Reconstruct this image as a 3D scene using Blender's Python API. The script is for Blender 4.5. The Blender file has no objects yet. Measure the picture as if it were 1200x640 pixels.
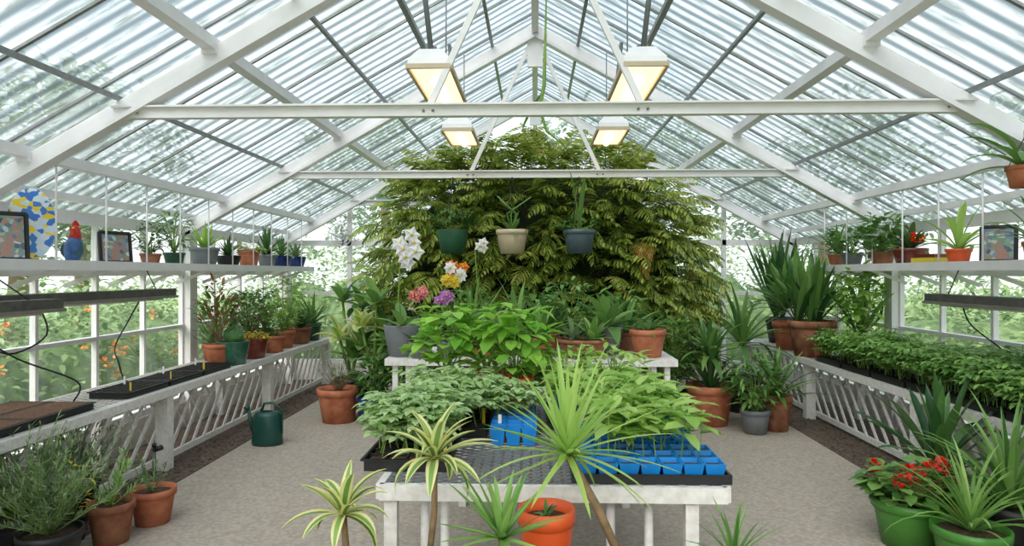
import bpy, math, random
import numpy as np
from mathutils import Matrix, Vector
random.seed(7)
R=random.uniform
pi=math.pi
def s(r,g,b):
    def f(c):
        c/=255.0
        return c/12.92 if c<=.04045 else ((c+.055)/1.055)**2.4
    return (f(r),f(g),f(b),1)
# ---------------------------------------------------------------- materials
def mat(name,c,rough=.6,metal=0,var=.15,scale=12,emit=0,bump=0,c2=None,detail=6):
    m=bpy.data.materials.new(name); m.use_nodes=True
    nt=m.node_tree; N=nt.nodes; L=nt.links
    b=N['Principled BSDF']; b.inputs['Roughness'].default_value=rough; b.inputs['Metallic'].default_value=metal
    tc=N.new('ShaderNodeTexCoord'); nz=N.new('ShaderNodeTexNoise'); nz.inputs['Scale'].default_value=scale; nz.inputs['Detail'].default_value=detail
    L.new(tc.outputs['Object'],nz.inputs['Vector'])
    r=N.new('ShaderNodeValToRGB')
    if c2 is None:
        a=tuple(x*(1-var) for x in c[:3])+(1,); d=tuple(min(1,x*(1+var)) for x in c[:3])+(1,)
    else: a,d=c,c2
    r.color_ramp.elements[0].position=.35; r.color_ramp.elements[1].position=.65
    r.color_ramp.elements[0].color=a; r.color_ramp.elements[1].color=d
    L.new(nz.outputs['Fac'],r.inputs['Fac']); L.new(r.outputs['Color'],b.inputs['Base Color'])
    if emit:
        b.inputs['Emission Color'].default_value=c; b.inputs['Emission Strength'].default_value=emit
    if bump:
        bp=N.new('ShaderNodeBump'); bp.inputs['Strength'].default_value=bump; bp.inputs['Distance'].default_value=.02
        L.new(nz.outputs['Fac'],bp.inputs['Height']); L.new(bp.outputs['Normal'],b.inputs['Normal'])
    return m
def leafmat(name,c1,c2,trans=.35,rough=.42):
    m=bpy.data.materials.new(name); m.use_nodes=True
    nt=m.node_tree; N=nt.nodes; L=nt.links
    b=N['Principled BSDF']; b.inputs['Roughness'].default_value=rough
    g=N.new('ShaderNodeNewGeometry'); r=N.new('ShaderNodeValToRGB')
    r.color_ramp.elements[0].color=c1; r.color_ramp.elements[1].color=c2
    L.new(g.outputs['Random Per Island'],r.inputs['Fac'])
    L.new(r.outputs['Color'],b.inputs['Base Color'])
    t=N.new('ShaderNodeBsdfTranslucent'); L.new(r.outputs['Color'],t.inputs['Color'])
    mx=N.new('ShaderNodeMixShader'); mx.inputs[0].default_value=trans
    L.new(b.outputs[0],mx.inputs[1]); L.new(t.outputs[0],mx.inputs[2]); L.new(mx.outputs[0],N['Material Output'].inputs['Surface'])
    return m
WHITE=mat('white_paint',s(232,227,228),.45,0,.04,6)
WHITEW=mat('weathered_white_paint',s(216,209,203),.6,0,.1,30,c2=s(234,229,225),detail=10)
GALV=mat('galvanised_steel',s(132,134,134),.4,.3,.1,25)
PIPE=mat('grey_conduit',s(104,106,106),.45,.2,.1)
DARKM=mat('dark_metal',s(92,88,84),.5,.3,.2,20)
BLACK=mat('black_plastic',s(28,28,30),.45,0,.2)
CABLE=mat('cable_rubber',s(20,20,20),.5)
TERRA=mat('terracotta',s(168,92,62),.8,0,.1,10,c2=s(196,122,88))
TERRD=mat('aged_terracotta',s(128,76,52),.85,0,.1,8,c2=s(170,114,84))
ORANGE=mat('orange_plastic',s(222,88,38),.45,0,.05)
GREYP=mat('grey_plastic_pot',s(118,120,124),.5,0,.06)
BEIGE=mat('beige_plastic',s(196,176,150),.5,0,.06)
DKGREEN=mat('dark_green_plastic',s(38,82,58),.35,0,.1)
GREENP=mat('green_plastic',s(70,128,48),.4,0,.08)
GLAZE=mat('green_glaze',s(52,98,78),.2,0,.25,8)
BLUEG=mat('blue_glaze',s(30,48,110),.15,0,.2,8)
REDG=mat('red_brown_glaze',s(110,48,38),.25,0,.2,8)
SLATE=mat('slate_plastic',s(78,92,100),.45,0,.08)
CANM=mat('watering_can_green',s(16,66,58),.35,0,.08)
SOIL=mat('potting_soil',s(52,36,26),.95,0,.3,60,bump=.6,c2=s(92,68,50))
COMP=mat('brown_seed_compost',s(96,66,50),.95,0,.3,90,bump=.5,c2=s(142,104,80))
ALU=mat('aluminium_channel',s(150,145,138),.4,.5)
BLUE=mat('blue_tray_plastic',s(24,130,208),.35,0,.08)
WOOD=mat('stem_wood',s(132,108,78),.8,0,.2,30)
STEM=mat('green_stem',s(120,150,66),.5,0,.15)
DSTEM=mat('dark_stem',s(72,62,40),.8,0,.2)
CORE=mat('dark_fern_core',s(34,44,18),.95,0,.3,14)  # dark brown-green filler body inside the fern, stops see-through between fronds
REDF=leafmat('red_petals',s(200,22,18),s(235,50,30),.2)
ORF=leafmat('orange_petals',s(235,120,30),s(248,170,60),.2)
PINKF=leafmat('pink_petals',s(222,100,120),s(244,165,172),.25)
PURF=leafmat('purple_petals',s(190,100,195),s(220,155,224),.25)
WHF=leafmat('white_petals',s(240,236,238),s(252,250,250),.25)
YELF=leafmat('yellow_petals',s(225,195,50),s(245,225,90),.2)
FERN=leafmat('fern_leaf',s(80,106,34),s(182,194,88),.3,.36)
FERN2=leafmat('young_fern_leaf',s(152,170,64),s(216,216,120),.36,.36)
FERND=leafmat('dry_frond',s(160,114,50),s(206,160,84),.3)
BASIL=leafmat('basil_leaf',s(112,172,52),s(176,220,94),.38)
MIDG=leafmat('mid_green_leaf',s(66,112,50),s(140,178,94),.32)
LIME=leafmat('lime_leaf',s(138,184,72),s(196,222,126),.4)
TOM=leafmat('tomato_leaf',s(98,148,66),s(166,202,112),.38)
PALE=leafmat('pale_seedling_leaf',s(150,186,112),s(206,226,168),.38)
DARKG=leafmat('dark_green_leaf',s(38,78,38),s(92,132,68),.22,.3)
GREYG=leafmat('grey_green_leaf',s(96,124,84),s(152,172,126),.28)
REDL=leafmat('bronze_leaf',s(128,84,50),s(176,124,80),.25)
CREAM=leafmat('cream_leaf_edge',s(226,218,130),s(244,240,176),.38)
OUTL=leafmat('hedge_leaf',s(100,136,80),s(184,202,144),.4,.6)
TREEL=leafmat('tree_leaf',s(112,138,114),s(180,194,168),.4,.7)
CACT=mat('cactus_skin',s(80,130,72),.6,0,.15,30)
# glazing: corrugated translucent sheet / clear glass
def glazing(name,lo,hi,tint,period=None):
    m=bpy.data.materials.new(name); m.use_nodes=True
    nt=m.node_tree; N=nt.nodes; L=nt.links; N.remove(N['Principled BSDF'])
    tr=N.new('ShaderNodeBsdfTransparent'); tr.inputs[0].default_value=tint
    df=N.new('ShaderNodeBsdfDiffuse'); df.inputs[0].default_value=s(206,214,214)
    tl=N.new('ShaderNodeBsdfTranslucent'); tl.inputs[0].default_value=s(214,224,226)
    gl=N.new('ShaderNodeBsdfGlossy'); gl.inputs[1].default_value=.12
    m1=N.new('ShaderNodeMixShader'); m1.inputs[0].default_value=.5
    L.new(df.outputs[0],m1.inputs[1]); L.new(tl.outputs[0],m1.inputs[2])
    m2=N.new('ShaderNodeMixShader')
    L.new(tr.outputs[0],m2.inputs[1]); L.new(m1.outputs[0],m2.inputs[2])
    m3=N.new('ShaderNodeMixShader'); m3.inputs[0].default_value=.05
    L.new(m2.outputs[0],m3.inputs[1]); L.new(gl.outputs[0],m3.inputs[2])
    L.new(m3.outputs[0],N['Material Output'].inputs['Surface'])
    tc=N.new('ShaderNodeTexCoord')
    nz=N.new('ShaderNodeTexNoise'); nz.inputs['Scale'].default_value=1.3; nz.inputs['Detail'].default_value=8
    mp=N.new('ShaderNodeMapping'); mp.inputs['Scale'].default_value=(.9,4,.9)
    L.new(tc.outputs['Object'],mp.inputs['Vector']); L.new(mp.outputs[0],nz.inputs['Vector'])
    mr=N.new('ShaderNodeMapRange'); mr.inputs[1].default_value=.35; mr.inputs[2].default_value=.7; mr.inputs[3].default_value=lo; mr.inputs[4].default_value=hi
    L.new(nz.outputs['Fac'],mr.inputs[0]); last=mr.outputs[0]
    if period:
        w=N.new('ShaderNodeTexWave'); w.bands_direction='Y'; w.inputs['Scale'].default_value=.314/period; w.inputs['Distortion'].default_value=0
        L.new(tc.outputs['Object'],w.inputs['Vector'])
        rb=N.new('ShaderNodeMapRange'); rb.inputs[1].default_value=.05; rb.inputs[2].default_value=.7; rb.inputs[3].default_value=0; rb.inputs[4].default_value=1
        L.new(w.outputs['Fac'],rb.inputs[0])
        n2=N.new('ShaderNodeTexNoise'); n2.inputs['Scale'].default_value=4; n2.inputs['Detail'].default_value=9
        L.new(mp.outputs[0],n2.inputs['Vector'])
        for sh,a,b_,rib in((df,s(140,148,138),s(214,220,222),s(160,168,170)),(tl,s(150,160,148),s(224,233,236),s(138,152,156)),(tr,s(186,198,190),tint,s(128,144,148))):
            cr=N.new('ShaderNodeValToRGB'); cr.color_ramp.elements[0].position=.36; cr.color_ramp.elements[1].position=.52
            cr.color_ramp.elements[0].color=a; cr.color_ramp.elements[1].color=b_
            L.new(n2.outputs['Fac'],cr.inputs[0])
            mc=N.new('ShaderNodeMixRGB'); mc.inputs[1].default_value=rib
            L.new(rb.outputs[0],mc.inputs[0]); L.new(cr.outputs[0],mc.inputs[2]); L.new(mc.outputs[0],sh.inputs[0])
    L.new(last,m2.inputs[0])
    return m
ROOFG=glazing('corrugated_roof_sheet',.3,.6,s(232,242,246),.14)
WALLG=glazing('wall_glass',.04,.2,s(240,246,244))
# ---------------------------------------------------------------- mesh builder
class MB:
    def __init__(B): B.v=[];B.n=0;B.f=[];B.m=[];B.s=[];B.mats=[]
    def mi(B,m):
        if m not in B.mats: B.mats.append(m)
        return B.mats.index(m)
    def add(B,v,f,m,sm=False):
        o=B.n; B.v.append(np.asarray(v,dtype=float).reshape(-1,3)); B.n+=len(v)
        k=B.mi(m) if not isinstance(m,list) else None
        for i,q in enumerate(f):
            B.f.append(tuple(a+o for a in q)); B.m.append(k if k is not None else B.mi(m[i])); B.s.append(sm)
    def inst(B,T,M):
        if not hasattr(T,'cat'): T.cat=np.concatenate(T.v)
        A=np.array(M); V=T.cat@A[:3,:3].T+A[:3,3]
        o=B.n; B.v.append(V); B.n+=len(V)
        mm=[B.mi(x) for x in T.mats]
        B.f.extend([tuple(a+o for a in q) for q in T.f]); B.m.extend([mm[i] for i in T.m]); B.s.extend(T.s)
    def box(B,c,d,m,rz=0):
        x,y,z=d[0]/2,d[1]/2,d[2]/2
        P=[(-x,-y,-z),(x,-y,-z),(x,y,-z),(-x,y,-z),(-x,-y,z),(x,-y,z),(x,y,z),(-x,y,z)]
        ca,sa=math.cos(rz),math.sin(rz)
        P=[(c[0]+p[0]*ca-p[1]*sa,c[1]+p[0]*sa+p[1]*ca,c[2]+p[2]) for p in P]
        B.add(P,[(0,3,2,1),(4,5,6,7),(0,1,5,4),(1,2,6,5),(2,3,7,6),(3,0,4,7)],m)
    def beam(B,a,b,w,h,m,up=(0,0,1)):
        a=Vector(a);b=Vector(b);d=(b-a).normalized();u=Vector(up)
        sd=d.cross(u)
        if sd.length<1e-3: sd=d.cross(Vector((0,1,0)))
        sd.normalize(); u=sd.cross(d).normalized()
        P=[]
        for q in (a,b):
            for i,j in ((-1,-1),(1,-1),(1,1),(-1,1)): P.append(q+sd*(w/2*i)+u*(h/2*j))
        B.add(P,[(0,1,2,3),(7,6,5,4),(0,4,5,1),(1,5,6,2),(2,6,7,3),(3,7,4,0)],m)
    def tube(B,pts,r,m,sg=6,cap=True,flat=1):
        pts=[Vector(p) for p in pts]; n=len(pts)
        if not hasattr(r,'__len__'): r=[r]*n
        V=[];ref=Vector((0,0,1))
        d0=(pts[1]-pts[0]).normalized()
        if abs(d0.z)>.9: ref=Vector((1,0,0))
        sd=d0.cross(ref).normalized()
        for i,p in enumerate(pts):
            d=(pts[min(n-1,i+1)]-pts[max(0,i-1)]).normalized()
            sd=(sd-d*sd.dot(d)).normalized(); u=sd.cross(d)
            for k in range(sg):
                a=2*pi*k/sg; V.append(p+sd*(math.cos(a)*r[i]*flat)+u*(math.sin(a)*r[i]))
        F=[(i*sg+k,i*sg+(k+1)%sg,(i+1)*sg+(k+1)%sg,(i+1)*sg+k) for i in range(n-1) for k in range(sg)]
        if cap: F+= [tuple(range(sg-1,-1,-1)),tuple(range((n-1)*sg,n*sg))]
        B.add(V,F,m,True)
    def lathe(B,c,prof,m,sg=22,sx=1,sy=1):
        V=[];n=len(prof)
        for r,z in prof:
            for k in range(sg):
                a=2*pi*k/sg; V.append((c[0]+r*sx*math.cos(a),c[1]+r*sy*math.sin(a),c[2]+z))
        F=[(i*sg+k,i*sg+(k+1)%sg,(i+1)*sg+(k+1)%sg,(i+1)*sg+k) for i in range(n-1) for k in range(sg)]
        B.add(V,F,m,True)
    def ball(B,c,r,m,sg=12,rg=8):
        if not hasattr(r,'__len__'): r=(r,r,r)
        B.lathe(c,[(r[0]*math.sin(pi*i/rg)+1e-4,-r[2]*math.cos(pi*i/rg)) for i in range(rg+1)],m,sg,1,r[1]/r[0])
    def pot(B,c,r,h,m,soil=True,rim=True,taper=.72):
        t=r*.09
        if rim: pr=[(r*taper*.3,0),(r*taper,0),(r*.92,h*.78),(r*.92,h*.8),(r,h*.81),(r,h),(r-t,h),(r*.86,h*.86)]
        else: pr=[(r*taper*.3,0),(r*taper,0),(r*.9,h*.6),(r,h*.97),(r,h),(r-t,h),(r*.88,h*.86)]
        B.lathe(c,pr,m); B.lathe((c[0],c[1],c[2]+h*.86),[(r*.9,0),(.001,.01)],SOIL)
        return Vector((c[0],c[1],c[2]+h*.87))
    def leaf(B,p,az,el,L,W,m,bend=.0,fold=.2):
        p=Vector(p); ce,se=math.cos(el),math.sin(el); ca,sa=math.cos(az),math.sin(az)
        d=Vector((ca*ce,sa*ce,se)); u=Vector((-ca*se,-sa*se,ce)); sd=Vector((-sa,ca,0)); w=W/2
        a=p+d*(L*.3)+u*(fold*w); b=p+d*(L*.7)-u*(bend*L*.25)+u*(fold*w*.8); t=p+d*L-u*(bend*L*.6)
        mid=p+d*(L*.5)-u*(bend*L*.1)
        V=[p,a+sd*w*.9,b+sd*w*.8,t,b-sd*w*.8,a-sd*w*.9,mid]
        B.add(V,[(0,6,2,1),(6,3,2),(0,5,4,6),(6,4,3)],m,True)
    def blade(B,p,az,el,L,W,droop,m,n=7,prof='lance',fold=.3,edge=None,tw=0):
        p=Vector(p);V=[];st=L/n
        for i in range(n+1):
            t=i/n; e=el-droop*t**1.3; az2=az+tw*t
            ce,se,ca,sa=math.cos(e),math.sin(e),math.cos(az2),math.sin(az2)
            d=Vector((ca*ce,sa*ce,se));u=Vector((-ca*se,-sa*se,ce));sd=Vector((-sa,ca,0))
            if prof=='lance': w=math.sin(pi*min(1,(t*.86+.12)))**.8
            elif prof=='grass': w=min(1,.55+t*3)*(1-t)**.55
            elif prof=='sword': w=min(1,.6+t*1.2)*min(1,(1-t)*4)**.6
            else: w=math.sin(pi*(t*.97+.02))**.7
            w*=W/2
            if edge: V+= [p-sd*w+u*w*fold,p-sd*w*.45+u*w*fold*.3,p+sd*w*.45+u*w*fold*.3,p+sd*w+u*w*fold]
            else: V+= [p-sd*w+u*w*fold,p.copy(),p+sd*w+u*w*fold]
            p=p+d*st
        k=4 if edge else 3; F=[];M=[]
        for i in range(n):
            for j in range(k-1):
                F.append((i*k+j,i*k+j+1,(i+1)*k+j+1,(i+1)*k+j)); M.append(m if (not edge or j==1) else edge)
        B.add(V,F,M,True)
    def make(B,name,clip=None):
        V=np.concatenate(B.v)
        if clip: V[:,0]=np.where(np.abs(V[:,0])>clip,np.sign(V[:,0])*(clip+(np.abs(V[:,0])-clip)*.02),V[:,0])
        o=np.array([(V[:,0].min()+V[:,0].max())/2,(V[:,1].min()+V[:,1].max())/2,V[:,2].min()])
        me=bpy.data.meshes.new(name); me.from_pydata((V-o).tolist(),[],B.f)
        for m in B.mats: me.materials.append(m)
        me.polygons.foreach_set('material_index',B.m); me.polygons.foreach_set('use_smooth',B.s); me.update()
        ob=bpy.data.objects.new(name,me); ob.location=o; bpy.context.collection.objects.link(ob); return ob
def xf(loc,rz=0,sc=1,rx=0,ry=0):
    return Matrix.Translation(loc)@Matrix.Rotation(rz,4,'Z')@Matrix.Rotation(ry,4,'Y')@Matrix.Rotation(rx,4,'X')@Matrix.Scale(sc,4)
# ---------------------------------------------------------------- plant parts
def bush(B,c,r,n,L,W,m,base=None,stems=None,elr=(-.4,.8),stm=None):
    c=Vector(c)
    for i in range(n):
        u=Vector((random.gauss(0,1),random.gauss(0,1),random.gauss(0,1))).normalized()*R(.35,1)**.6
        p=c+Vector((u.x*r[0],u.y*r[1],u.z*r[2]))
        az=math.atan2(u.y,u.x)+R(-.9,.9)
        B.leaf(p,az,R(*elr),L*R(.7,1.2),W*R(.7,1.2),m,R(.1,.7))
        if base is not None and i%9==0:
            q=Vector(base); mid=(q+p)/2+Vector((R(-.02,.02),R(-.02,.02),.02)); B.tube([q,mid,p],[.006,.004,.002],stm or STEM,4,False)
def rosette(B,p,n,L,W,m,el=(.1,1.4),droop=(.3,1.2),prof='lance',edge=None,fold=.3,nn=7):
    for i in range(n):
        t=i/max(1,n-1)
        e=el[0]+(el[1]-el[0])*t+R(-.12,.12)
        B.blade(p,i*2.4+R(-.3,.3),e,L*R(.75,1.12),W*R(.85,1.1),R(*droop)*(1.15-.6*t),m,nn,prof,fold,edge)
def flower(B,p,az,r,m,c=None,n=5):
    for k in range(n):
        a=2*pi*k/n
        d=Vector((-math.sin(az)*math.cos(a),math.cos(az)*math.cos(a),math.sin(a)))
        B.leaf(p,math.atan2(d.y,d.x),math.asin(max(-1,min(1,d.z))),r,r*.85,m,0,.1)
        q=Vector(p); f=Vector((math.cos(az),math.sin(az),0)); sd=d.cross(f)
        B.add([q,q+d*r*.45+sd*r*.42,q+d*r+f*.002,q+d*r*.45-sd*r*.42],[(0,1,2,3)],m)
    B.ball(Vector(p)+Vector((math.cos(az),math.sin(az),0))*.008,r*.18,c or YELF,6,4)
def pinkball(B,p,r,n,m,L=.02):
    for i in range(n):
        u=Vector((random.gauss(0,1),random.gauss(0,1),random.gauss(0,1))).normalized()
        B.leaf(Vector(p)+u*r*.6,math.atan2(u.y,u.x),math.asin(u.z),L,L*.9,m,0,.1)
# templates
def frond(L,pairs,lf,droop,m,el0=0.5,w=.02):
    T=MB(); p=Vector((0,0,0)); pts=[p.copy()]
    for i in range(pairs):
        t=i/pairs; e=el0-droop*t
        p=p+Vector((math.cos(e),0,math.sin(e)))*(L/pairs); pts.append(p.copy())
        if i<2: continue
        l=lf*min(1,.6+t*1.8)*(1-max(0,t-.5)/.62)
        for sgn in (-1,1):
            T.leaf(p,sgn*R(.9,1.1),e*.75-R(.05,.35),l*R(.92,1.08),w,m,R(.2,.6),.12)
    T.tube(pts[::2]+[pts[-1]],[.006]*len(pts[::2])+[.002],STEM,3,False)
    return T
FT=[frond(R(.8,1.05),14,R(.22,.28),R(1.1,1.9),FERN,R(.4,1.0),.044) for _ in range(8)]
FTY=[frond(R(.75,1.0),14,R(.2,.25),R(1.1,1.8),FERN2,R(.4,1.0),.042) for _ in range(5)]
FTD=[frond(.7,14,.18,1.6,FERND,.4,.04) for _ in range(2)]
def seedling(h,m,nl,L,W,comp=True):
    T=MB(); T.tube([(0,0,0),(R(-.01,.01),R(-.01,.01),h*.5),(R(-.02,.02),R(-.02,.02),h)],[.003,.0025,.0015],STEM,4,False)
    for i in range(nl):
        z=h*(.45+.55*i/nl); az=i*2.4+R(-.3,.3)
        if comp:
            ln=h*.5*R(.6,1); e=R(.0,.6)
            for k in range(1,4):
                q=Vector((math.cos(az)*ln*k/3,math.sin(az)*ln*k/3,z+ln*k/3*math.sin(e)))
                for sg in (-1,1): T.leaf(q,az+sg*1.1,R(-.3,.3),L,W,m,.4)
            T.leaf(q,az,R(-.2,.3),L*1.3,W*1.2,m,.4)
            T.tube([(0,0,z),q],.0015,STEM,3,False)
        else: T.leaf((0,0,z),az,R(-.1,.6),L*R(.7,1.15),W*R(.8,1.1),m,R(.3,.8))
    return T
TOMS=[seedling(R(.19,.31),TOM,7,.05,.03) for _ in range(6)]
PALES=[seedling(R(.15,.23),PALE,5,.042,.032) for _ in range(5)]
PEP=[seedling(R(.18,.29),LIME,8,.115,.056,False) for _ in range(6)]
# ---------------------------------------------------------------- structure
HW=3.75; RZ=4.16; SL=.56; Y0=-1.5; Y1=10.2; BX=2.95; BZ=.665; IN=3.61
def rz_(x): return RZ-SL*abs(x)
B=MB(); B.box((-.03,(Y0+Y1)/2,-.06),(5.4,Y1-Y0-.1,.12),mat('concrete_floor',s(158,144,132),.9,0,.1,38,bump=.3,c2=s(182,168,155),detail=12)); B.make('floor')
GRAV=mat('dark_gravel_soil',s(66,52,44),.95,0,.3,45,bump=.9,c2=s(120,102,88),detail=10)
for sx in(-1,1):
    B=MB(); x=(-2.735 if sx<0 else 2.675); B.box(((x+sx*3.62)/2,(Y0+Y1)/2,-.045),(abs(sx*3.62-x),Y1-Y0-.2,.1),GRAV)
    for i in range(900):
        r=R(.008,.022); px=x+sx*R(.03,.5); py=R(2.5,9.5)
        B.ball((px,py,.006),(r,r*.8,r*.6),GRAV,5,3)
    B.make('gravel_bed')
B=MB(); B.box((0,5,-.2),(90,90,.1),mat('lawn',s(112,140,84),.9,0,.3,2,c2=s(154,172,114))); B.make('lawn_ground')
# side walls
for sx,nm in((-1,'left'),(1,'right')):
    B=MB(); x=sx*HW
    B.box((x,(Y0+Y1)/2,.06),(.12,Y1-Y0,.36),WHITEW)
    for z,h in((.27,.06),(1.04,.035),(1.6,.05),(2.05,.1)): B.box((x,(Y0+Y1)/2,z),(.07,Y1-Y0,h),WHITE)
    yy=[-1.32,1.52,4.36,7.2,10.04]
    for y in yy: B.box((x-sx*.03,y,1.03),(.13,.15,2.06),WHITE)
    y=Y0+.1
    while y<Y1: B.box((x,y,1.16),(.045,.035,1.8),WHITE); y+=.71
    B.add([(x,Y0,.25),(x,Y1,.25),(x,Y1,2.05),(x,Y0,2.05)],[(0,1,2,3)],WALLG)
    B.make('wall_'+nm)
for yv,nm in((Y1,'back'),(Y0,'front')):
    B=MB()
    B.box((0,yv,.1),(2*HW,.1,.3),WHITEW)
    for z,h in((.27,.06),(1.3,.05),(2.05,.08)): B.box((0,yv,z),(2*HW,.06,h),WHITE)
    for i in range(-4,5):
        x=i*.93; B.box((x,yv,rz_(x)/2+.1),(.06,.06,rz_(x)-.2),WHITE)
    B.add([(-HW,yv,.25),(HW,yv,.25),(HW,yv,2.06),(0,yv,RZ),(-HW,yv,2.06)],[(0,1,2,3,4)],WALLG)
    B.make('wall_'+nm)
# roof: frame and sheets
B=MB()
for sx in(-1,1):
    e=HW+.25
    B.add([(0,Y0-.2,RZ+.13),(0,Y1+.2,RZ+.13),(sx*e,Y1+.2,rz_(e)+.13),(sx*e,Y0-.2,rz_(e)+.13)],[(0,1,2,3)],ROOFG)
    for x,w,m in((.45,.03,GALV),(1.02,.045,GALV),(1.55,.03,GALV),(2.09,.085,WHITE),(2.7,.03,GALV),(3.32,.08,WHITE),(3.66,.06,WHITE)):
        B.beam((sx*x,Y0,rz_(x)+.085),(sx*x,Y1,rz_(x)+.085),w,w*.9,m)
    y=Y0
    while y<Y1+.1:
        B.beam((0,y,RZ+.118),(sx*e,y,rz_(e)+.118),.022,.016,GALV); y+=.71
B.beam((0,Y0,RZ+.03),(0,Y1,RZ+.03),.07,.14,WHITE)
B.make('ceiling')
for y in(1.52,4.36,7.2,10.04):
    B=MB()
    for sx in(-1,1):
        B.beam((0,y,RZ-.01),(sx*HW,y,rz_(HW)-.01),.07,.125,WHITE)
        B.beam((0,y-.05,RZ-.02-.05),(sx*HW,y-.05,rz_(HW)-.02-.05),.05,.03,WHITE)
        if y<9: 
            B.beam((sx*.04,y,RZ-.12),(sx*.68,y,2.66),.035,.04,WHITE)
        for x in(2.09,3.32): B.box((sx*x,y-.01,rz_(x)+.05),(.1,.1,.06),WHITE)
    B.box((0,y,2.64),(5.5,.06,.075),WHITE)
    B.box((0,y-.045,2.672),(5.46,.04,.012),WHITE)
    B.box((0,y,3.95),(.16,.04,.36),WHITE)
    for x in(-2.6,-.68,.68,2.6):
        for d in(-.03,.03): B.tube([(x+d,y-.03,2.635),(x+d,y-.042,2.635)],.009,GALV,6)
    B.make('roof_truss')
# ------------------------------------------------------- benches
def meshtop(B,x0,x1,y0,y1,z,p,w,m,k=.6):
    for sg in(1,-1):
        kk=k*sg; c=y0-abs(kk)*(x1-x0)-.1
        while c<y1+abs(kk)*(x1-x0)+.1:
            f=lambda x:kk*(x-x0)+c
            def cx(y): return x0+(y-c)/kk
            X0=max(x0,min(cx(y0),cx(y1))); X1=min(x1,max(cx(y0),cx(y1)))
            if X1-X0>.01: B.beam((X0,f(X0),z),(X1,f(X1),z),w,.004,m)
            c+=p
for sx in(-1,1):
    B=MB(); ye=9.9; ys=-.5
    xm=sx*(BX+3.6)/2
    for x in(sx*BX,sx*3.59): B.box((x,(ys+ye)/2,BZ-.03),(.03,ye-ys,.06),WHITEW)
    B.box((sx*(BX+.02),(ys+ye)/2,BZ-.003),(.06,ye-ys,.012),WHITEW)
    y=ys
    while y<=ye: B.box((xm,y,BZ-.04),(.62,.03,.05),WHITEW); y+=.65
    a=sorted((sx*(BX+.03),sx*3.59)); meshtop(B,a[0],a[1],ys,ye,BZ-.005,.065,.012,WHITEW)
    for y in(1.15,3.3,5.45,7.6,9.75):
        B.box((sx*(BX+.06),y,.31),(.1,.1,.62),WHITEW); B.box((sx*3.55,y,.31),(.08,.08,.62),WHITEW)
    y=ys+.1
    while y<ye-.5:
        B.beam((sx*(BX+.12),y,.06),(sx*(BX+.12),y+.5,.62),.012,.032,WHITEW,up=(0,1,0)); y+=.2
    y=ys+.3
    while y<ye-.5:
        B.beam((sx*3.5,y+.5,.06),(sx*3.5,y,.62),.012,.03,WHITEW,up=(0,1,0)); y+=.34
    B.box((sx*(BX+.12),(ys+ye)/2,.07),(.03,ye-ys,.05),WHITEW)
    B.make('greenhouse_bench')
    B=MB(); yf=10.0 if sx<0 else 8.1
    B.box((sx*3.46,(yf-.5)/2,1.655),(.36,yf+.5,.035),WHITE)
    B.box((sx*3.28,(yf-.5)/2,1.655),(.03,yf+.5,.07),WHITE)
    y=.2
    while y<yf:
        B.tube([(sx*3.3,y,1.63),(sx*3.3,y,rz_(3.3)+.03)],.007,WHITE,6); B.beam((sx*3.28,y,1.63),(sx*3.63,y,1.5),.02,.03,WHITE); y+=.55
    B.make('hanging_shelf')
# front table
B=MB(); tx0,tx1,ty0,ty1,TZ=-.6,.73,2.62,4.75,.785
for y in(ty0,ty1): B.box(((tx0+tx1)/2,y,TZ-.03),(tx1-tx0,.03,.06),WHITEW)
for x in(tx0,tx1): B.box((x,(ty0+ty1)/2,TZ-.03),(.03,ty1-ty0,.06),WHITEW)
for i in range(1,5): B.box(((tx0+tx1)/2,ty0+i*.43,TZ-.035),(tx1-tx0,.025,.03),GALV)
meshtop(B,tx0,tx1,ty0,ty1,TZ-.002,.05,.009,GREYP)
for x in(-.44,-.36,.3,.45): B.tube([(x,ty0+.1,0),(x,ty0+.1,TZ-.05)],.018,WHITEW,8)
for x in(.6,-.56): B.box((x,ty0+.03,(TZ-.06)/2),(.05,.05,TZ-.06),WHITEW)
for x in(-.5,.62): B.box((x,ty1-.06,(TZ-.06)/2),(.05,.05,TZ-.06),WHITEW)
B.box((0.05,ty0+.1,.3),(1.1,.03,.03),WHITEW)
B.make('mesh_top_table')
# second table
B=MB(); bx0,bx1,by0,by1,T2=-1.12,1.05,5.05,5.9,.96
B.box(((bx0+bx1)/2,(by0+by1)/2,T2-.025),(bx1-bx0,by1-by0,.05),WHITEW)
for x in(bx0+.07,bx0+.17,bx1-.07,bx1-.17):
    for y in(by0+.06,by1-.06): B.box((x,y,(T2-.05)/2),(.04,.04,T2-.05),WHITEW)
B.box(((bx0+bx1)/2,by0+.06,.3),(bx1-bx0-.2,.03,.05),WHITEW)
B.make('plant_display_table')
# low plank stand in front
SZ=.5
B=MB()
for i in range(3): B.box((.02,1.98+i*.18,SZ-.016),(1.9,.165,.03),WOOD)
for x in(-.8,.84):
    for y in(1.98,2.34): B.box((x,y,(SZ-.03)/2),(.05,.05,SZ-.03),WOOD)
B.make('low_plant_stand')
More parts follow.
